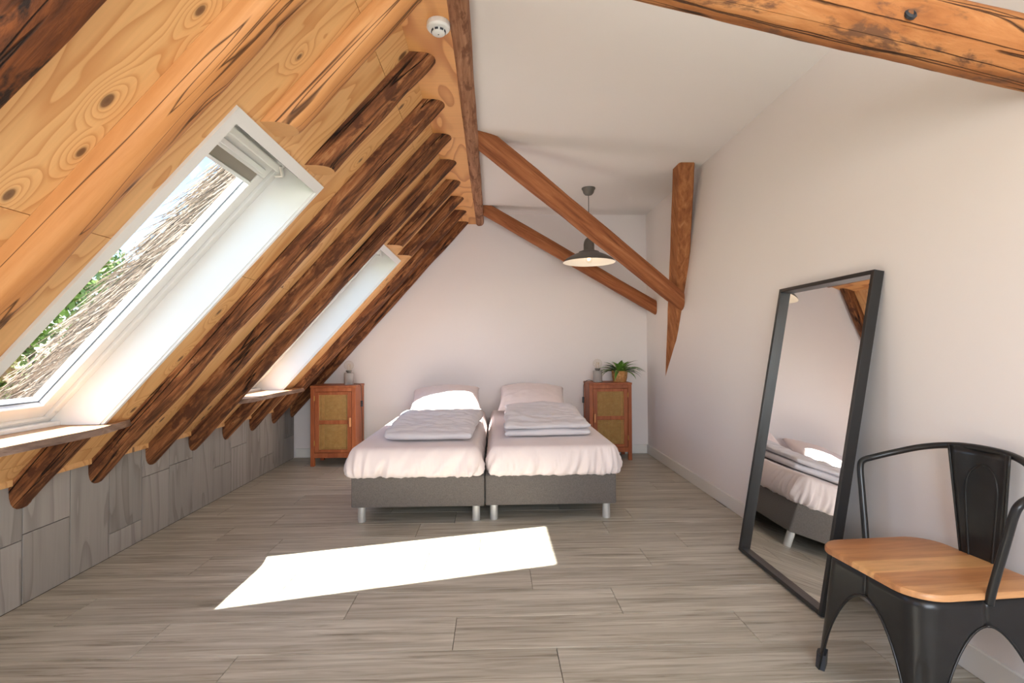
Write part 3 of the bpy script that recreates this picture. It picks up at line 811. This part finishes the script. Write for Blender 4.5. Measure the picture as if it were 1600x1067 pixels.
# ------------------------------------------------------------------ table lamps
def table_lamp(x, y, z, label, cord, switch_at):
    t = tag(empty('table_lamp', (x, y, z)), label, 'lamp', 'concrete table lamps with globe bulbs')
    bm = bmesh.new(); lathe(bm, [(0, 0), (.046, 0), (.048, .003), (.048, .117), (.045, .121), (.02, .121), (.02, .117), (0, .117)], 32)
    link('base', bm, M['concrete'], t, smooth=40)
    bm = bmesh.new(); lathe(bm, [(0, .117), (.019, .117), (.021, .126), (.03, .141), (.031, .147), (.016, .147), (0, .147)], 24); link('socket', bm, M['darkmetal'], t, smooth=40)
    bm = bmesh.new(); pr = [(.014, .147)]
    for k in range(1, 17):
        a = -math.pi/2+.36+(math.pi-.36)*k/16; pr.append((max(0, .05*math.cos(a)), .198+.05*math.sin(a)))
    lathe(bm, pr, 28); b = link('bulb', bm, M['bulb'], t, smooth=True)
    bm = bmesh.new(); tube(bm, smooth_path([(-.012, 0, .15), (-.014, 0, .19), (-.005, .006, .212), (.004, -.006, .19), (.013, .004, .212), (.012, 0, .15)], 6), .0012, 5); link('filament', bm, M['brass'], b)
    bm = bmesh.new(); tube(bm, smooth_path(cord, 8), .0028, 6); cb = link('cord', bm, M['cable'], t, smooth=True)
    sx, sy_, sz = switch_at
    link('switch', bx(sx-.011, sx+.011, sy_-.009, sy_+.009, sz-.032, sz+.032, .004, 2), M['gasket'], cb)
    return t
table_lamp(-1.507, 5.40, .81, 'grey concrete globe-bulb lamp on the cabinet under the slope',
           [(.046, .02, .006), (.075, .03, .004), (.098, .02, .003), (.116, .02, -.008), (.121, .02, -.04), (.125, .03, -.16), (.122, .03, -.25), (.124, .05, -.38), (.121, .06, -.6)], (.124, .03, -.2))
table_lamp(1.10, 5.50, .81, 'grey concrete globe-bulb lamp beside the potted plant',
           [(-.046, .02, .006), (-.08, .04, .02), (-.118, .03, .012), (-.145, .02, -.02), (-.152, .02, -.1), (-.152, .02, -.22), (-.148, .03, -.36), (-.15, .05, -.6)], (-.153, .02, -.19))

# ------------------------------------------------------------------ potted plant
def plant():
    t = tag(empty('potted_plant', (1.345, 5.53, .81)), 'small green leafy plant in a woven tan pot on the cabinet', 'plant')
    bm = bmesh.new(); rings = [(0, 0), (.062, 0), (.07, .01), (.079, .05), (.083, .10), (.084, .118), (.078, .118), (.074, .09), (0, .088)]
    lathe(bm, rings, 28)
    for v in bm.verts:
        if .005 < v.co.z < .117:
            a = math.atan2(v.co.y, v.co.x); f = 1+.02*math.sin(a*14)*math.copysign(1, math.sin(v.co.z*170)); v.co.x *= f; v.co.y *= f
    pot = link('pot', bm, M['basket'], t, smooth=40)
    bm = bmesh.new(); lathe(bm, [(0, .09), (.073, .089), (.073, .086)], 20); link('soil', bm, M['soil'], pot)
    rnd = random.Random(12)
    for k in range(54):
        az = 2*math.pi*k*.381966+rnd.uniform(-.2, .2); rise = rnd.uniform(.35, 1.4); ln = rnd.uniform(.2, .29)*(1 if rise < .9 else .85)
        wd = rnd.uniform(.013, .02); bm = bmesh.new(); prev = None; n = 9
        p = Vector((.02*math.cos(az), .02*math.sin(az), .09)); el = rise; d = Vector((math.cos(az), math.sin(az), 0)); side = Vector((-math.sin(az), math.cos(az), 0))
        for q in range(n+1):
            u = q/n; hw = wd*(math.sin(math.pi*min(1, u*.86+.1))**.8)*(1-u**5)+.0006
            fold = Vector((0, 0, hw*.35))
            cur = [bm.verts.new(p-side*hw+fold), bm.verts.new(p), bm.verts.new(p+side*hw+fold)]
            if prev:
                bm.faces.new((prev[0], prev[1], cur[1], cur[0])); bm.faces.new((prev[1], prev[2], cur[2], cur[1]))
            prev = cur
            p = p + (d*math.cos(el)+Vector((0, 0, math.sin(el))))*(ln/n); el -= rnd.uniform(.10, .20)
            # stay above the cabinet and off the walls
            p.z = max(p.z, .02); p.y = min(p.y, .185)
        link('leaf', bm, M['leaf'] if rnd.random() < .72 else M['leaf_dark'], t, smooth=True)
plant()

# ------------------------------------------------------------------ pendant lamp
def pendant():
    x, y = .884, 4.78
    t = tag(empty('pendant_lamp', (x, y, 1.972)), 'grey metal pendant lamp with white-lined shade hanging from the ceiling', 'lamp')
    H = ZC-1.972-.0005
    bm = bmesh.new(); lathe(bm, [(0, H), (.064, H), (.064, H-.008), (.055, H-.02), (.048, H-.045), (.034, H-.062), (.008, H-.068), (0, H-.068)], 28); link('canopy', bm, M['darkmetal'], t, smooth=40)
    bm = bmesh.new(); tube(bm, [(0, 0, H-.068), (0, 0, .24)], .0028, 8); link('cord', bm, M['cable'], t)
    prof = [(.242, .0), (.236, .012), (.21, .034), (.17, .058), (.125, .078), (.098, .088), (.094, .098), (.07, .106), (.052, .11), (.05, .125), (.05, .165), (.046, .19), (.036, .213), (.018, .23), (.006, .236), (.005, .246), (0, .246)]
    bm = bmesh.new(); lathe(bm, prof, 48); sh = link('shade', bm, M['darkmetal'], t, smooth=35)
    bm = bmesh.new(); lathe(bm, [(.2425, -.001), (.235, .009), (.209, .031), (.169, .055), (.124, .075), (.09, .085), (.03, .09), (0, .09)], 48); link('shade_lining', bm, M['white'], sh, smooth=35)
    bm = bmesh.new(); lathe(bm, [(0, .09), (.02, .09), (.02, .06), (0, .06)], 16); link('lamp_socket', bm, M['brass'], t)
    bm = bmesh.new(); pr = [(.014, .06)]+[(max(0, .034*math.cos(a)), .026+.034*math.sin(a)) for a in [math.pi/2-.45-(math.pi-.45)*k/12 for k in range(13)]]
    lathe(bm, pr, 24); b = link('bulb', bm, M['bulb'], t, smooth=True)
    bm = bmesh.new(); tube(bm, smooth_path([(-.01, 0, .055), (-.014, 0, .022), (-.004, .01, .04), (.004, -.01, .02), (.014, 0, .04), (.01, 0, .055)], 6), .0018, 5); link('filament', bm, M['filament'], b)
    pl = bpy.data.lights.new('pendant_bulb', 'POINT'); pl.energy = 1.2; pl.color = (1, .75, .48); pl.shadow_soft_size = .02
    po = bpy.data.objects.new('pendant_bulb', pl); C.objects.link(po); po.location = (x, y, 1.972+.02)
pendant()

# ------------------------------------------------------------------ smoke detector
def detector():
    t = tag(empty('smoke_detector', (-.232, 2.19, RZ)), 'round white smoke detector on the plywood soffit beside the purlin', 'smoke detector')
    t.rotation_euler = (R(180), 0, 0)
    bm = bmesh.new(); lathe(bm, [(0, 0), (.048, 0), (.05, .004), (.05, .022), (.044, .03), (.028, .032), (.028, .046), (.022, .05), (0, .05)], 36); link('body', bm, M['white'], t, smooth=35)
    for k in range(8):
        a = k*math.pi/4+.2; bm = bx(-.002, .002, -.007, .007, -.004, .004); o = link('vent', bm, M['gasket'], t); o.location = (.0285*math.cos(a), .0285*math.sin(a), .039); o.rotation_euler = (0, 0, a)
    bm = bmesh.new(); lathe(bm, [(0, .05), (.003, .05), (.003, .0512), (0, .0512)], 10); link('indicator', bm, M['gasket'], t)
detector()

# ------------------------------------------------------------------ leaning mirror
def mirror():
    yA, yB = 2.192, 2.945; Lm = 1.52; th = .046
    tv = Vector((.262, 0, 1.497)).normalized(); nb = Vector((tv.z, 0, -tv.x))      # nb: towards the wall
    org = Vector((1.439, (yA+yB)/2, 0)) - nb*th
    mw = Matrix(((0, tv.x, -nb.x, org.x), (1, tv.y, 0, org.y), (0, tv.z, -nb.z, org.z), (0, 0, 0, 1)))
    # local x along the wall, y up the mirror, z out of the glass
    t = tag(empty('floor_mirror', mw=mw), 'tall black-framed mirror leaning against the side wall', 'mirror')
    hw = (yB-yA)/2; f = .02
    for a in ((-hw, -hw+f, 0, Lm), (hw-f, hw, 0, Lm), (-hw+f, hw-f, 0, f), (-hw+f, hw-f, Lm-f, Lm)):
        link('frame_bar', bx(a[0], a[1], a[2], a[3], -th, 0, .0015, 1), M['black'], t, Matrix())
    link('backing', bx(-hw+f, hw-f, f, Lm-f, -th+.002, -th+.012), M['black'], t, Matrix())
    link('mirror_glass', bx(-hw+f, hw-f, f, Lm-f, -th+.0125, -th+.0165), M['mirror'], t, Matrix())
mirror()

# ------------------------------------------------------------------ metal armchair
def chair():
    t = tag(empty('metal_armchair', (1.412, 1.675, 0), R(184)), 'black sheet-metal armchair with an orange-brown wooden seat', 'chair')
    ZT = .432; A0, A1, CR = .203, .232, .075
    def perim(side, d, z):
        """corner 'side' 0..3; d = arc distance from the corner's middle"""
        k = 1-z/ZT; a = A0+(A1-A0)*k**1.15; cr = CR*(1-.35*k); q = math.pi*cr/4
        if abs(d) <= q: th = math.pi/4+d/cr; x, y = a-cr+cr*math.cos(th), a-cr+cr*math.sin(th)
        elif d > q: x, y = a-cr-(d-q), a
        else: x, y = a, a-cr-(-d-q)
        c, s = math.cos(side*math.pi/2), math.sin(side*math.pi/2)
        return Vector((c*x-s*y, s*x+c*y, z))
    def halfw(z):
        k = 1-z/ZT; a = A0+(A1-A0)*k**1.15; cr = CR*(1-.35*k); H = a-cr+math.pi*cr/4
        zt_ = .352
        if z >= zt_: return H
        u = z/zt_; o = (H-.030-.032*u)*(1-u**2.6)**.55
        return H-o
    zs = [0, .03, .07, .11, .15, .19, .22, .25, .275, .295, .31, .322, .332, .340, .346, .350, .352, .372, .40, ZT]
    nj = 24
    for side in range(4):
        bm = bmesh.new(); rows_ = []
        for z in zs:
            hw = halfw(z); row = []
            for j in range(nj+1):
                d = hw*(2*j/nj-1); p = perim(side, d, z)
                # pressed channel down the middle of the leg
                if z < .25:
                    m = max(0, 1-abs(d)/.014)*min(1, (.25-z)/.04); c = Vector((p.x, p.y, 0)).normalized(); p -= c*.009*min(1, m*1.6)
                row.append(bm.verts.new(p))
            rows_.append(row)
        for a, b_ in zip(rows_, rows_[1:]):
            for j in range(nj): bm.faces.new((a[j], a[j+1], b_[j+1], b_[j]))
        o = link('leg', bm, M['blackmetal'], t, smooth=50)
        so_ = o.modifiers.new('sheet', 'SOLIDIFY'); so_.thickness = .0025; so_.offset = -1
        # rolled lip along both edges
        for sg in (-1, 1):
            bm = bmesh.new(); tube(bm, [perim(side, sg*(halfw(z)-.001), z) for z in zs[:17]], .0038, 6); link('rolled_edge', bm, M['blackmetal'], o, smooth=True)
        p = perim(side, 0, .0); bm = bmesh.new(); n = Vector((p.x, p.y, 0)).normalized(); tn = Vector((-n.y, n.x, 0))
        lo = []; hi = []
        for a, b_ in ((-.03, -.026), (.03, -.026), (.031, -.008), (.014, .005), (-.014, .005), (-.031, -.008)):
            lo.append(bm.verts.new(p+tn*a+n*b_)); hi.append(bm.verts.new(p+tn*a*.92+n*(b_-.004)+Vector((0, 0, .055))))
        bm.faces.new(lo[::-1]); bm.faces.new(hi)
        for i in range(6): bm.faces.new((lo[i], lo[(i+1) % 6], hi[(i+1) % 6], hi[i]))
        link('rubber_foot', bm, M['gasket'], o)
    # wooden seat
    bm = bmesh.new(); hs, cr = .222, .095; pts = []
    for side in range(4):
        for k in range(9):
            th = side*math.pi/2+k*math.pi/16
            sx, sy_ = ((1, 1), (-1, 1), (-1, -1), (1, -1))[side]
            pts.append((sx*(hs-cr)+cr*math.cos(th), sy_*(hs-cr)+cr*math.sin(th)))
    lv = [(.434, .985), (.436, 1.0), (.448, 1.0), (.4535, .985), (.455, .955), (.4545, .8)]
    rings = [[bm.verts.new((x*f*(1.03 if x > 0 else 1), y*f, z)) for x, y in pts] for z, f in lv]
    for a, b_ in zip(rings, rings[1:]):
        for i in range(len(pts)): bm.faces.new((a[i], a[(i+1) % len(pts)], b_[(i+1) % len(pts)], b_[i]))
    bm.faces.new(rings[0][::-1]); bm.faces.new(rings[-1])
    link('seat', bm, M['seat'], t, smooth=40)['label'] = 'orange-brown wooden seat of glued strips'
    # hoop: arms and back rail in one tube
    half = [(.012, .226, .425), (.008, .232, .47), (-.006, .262, .62), (-.014, .278, .70), (-.03, .283, .728), (-.07, .275, .742), (-.13, .245, .765), (-.19, .185, .795), (-.228, .10, .815), (-.238, 0, .820)]
    path = half+[(x, -y, z) for x, y, z in half[:-1][::-1]]
    bm = bmesh.new(); tube(bm, smooth_path(path, 6), .0115, 12); link('arm_rail', bm, M['blackmetal'], t, smooth=True)
    # splat
    bm = bmesh.new(); n, mcols = 14, 10; gr = []
    def splat(u, v):
        z = .436+v*(.818-.436); wd = .068+.034*v; y = (2*u-1)*wd
        xb = -.212-.026*v; x = xb + .018*v*(2*u-1)**2*1.6
        return Vector((x, y, z))
    for q in range(n+1): gr.append([bm.verts.new(splat(j/mcols, q/n)) for j in range(mcols+1)])
    for a, b_ in zip(gr, gr[1:]):
        for j in range(mcols): bm.faces.new((a[j], a[j+1], b_[j+1], b_[j]))
    sp_ = link('splat', bm, M['blackmetal'], t, smooth=True); md = sp_.modifiers.new('sheet', 'SOLIDIFY'); md.thickness = .003
    # embossed inverted U and folded side edges
    U = [(.22, .02), (.2, .4), (.2, .62), (.26, .76), (.38, .84), (.5, .865), (.62, .84), (.74, .76), (.8, .62), (.8, .4), (.78, .02)]
    bm = bmesh.new(); tube(bm, smooth_path([splat(u, v)+Vector((.002, 0, 0)) for u, v in U], 6), .0042, 8); link('embossed_rib', bm, M['blackmetal'], sp_, smooth=True)
    for u in (0, 1):
        bm = bmesh.new(); tube(bm, [splat(u, v/10) for v in range(11)], .0042, 8); link('folded_edge', bm, M['blackmetal'], sp_, smooth=True)
chair()

# ------------------------------------------------------------------ tree seen through the large skylight
def tree(x, y, zb_, label, seed, hh=6.6, rad=2.6):
    t = tag(empty('tree', (x, y, zb_)), label, 'tree'); rnd = random.Random(seed)
    bm = bmesh.new(); tube(bm, [(0, 0, 0), (.1, .05, 1.6), (.05, .1, 3.2), (.0, .0, hh*.75)], [.22, .17, .12, .05], 10)
    for k in range(7):
        a = k*.9; z = 1.8+k*.5; tube(bm, [(.05, .05, z), (.7*math.cos(a), .7*math.sin(a), z+.6), (1.5*math.cos(a), 1.5*math.sin(a), z+1.0)], [.07, .05, .02], 6)
    link('trunk', bm, M['trunk'], t, smooth=True)
    bm = bmesh.new(); cl = []
    for k in range(64):
        th, u = rnd.uniform(0, 2*math.pi), rnd.uniform(-1, 1); rr = rad*rnd.uniform(.5, 1)**.5
        cl.append((Vector((rr*math.cos(th)*math.sqrt(1-u*u), rr*math.sin(th)*math.sqrt(1-u*u), hh*.60+u*hh*.40)), rnd.uniform(.45, .85)))
    for c, r_ in cl:
        for k in range(420):
            v = Vector((rnd.gauss(0, 1), rnd.gauss(0, 1), rnd.gauss(0, 1))).normalized()*r_*rnd.uniform(.55, 1)
            p = c+v; a = Vector((rnd.gauss(0, 1), rnd.gauss(0, 1), rnd.gauss(0, 1))).normalized(); b_ = a.cross(v).normalized() if a.cross(v).length > 1e-4 else Vector((1, 0, 0)); l = rnd.uniform(.05, .09)
            q = [bm.verts.new(p+a*l), bm.verts.new(p+b_*l*.5), bm.verts.new(p-a*l), bm.verts.new(p-b_*l*.5)]; bm.faces.new(q)
    tag(link('foliage', bm, M['leaf_out'], t), None, kind='stuff')
tree(-8.5, 9.7, -3.2, 'green leafy tree outside the large skylight', 2, 6.4, 2.3)
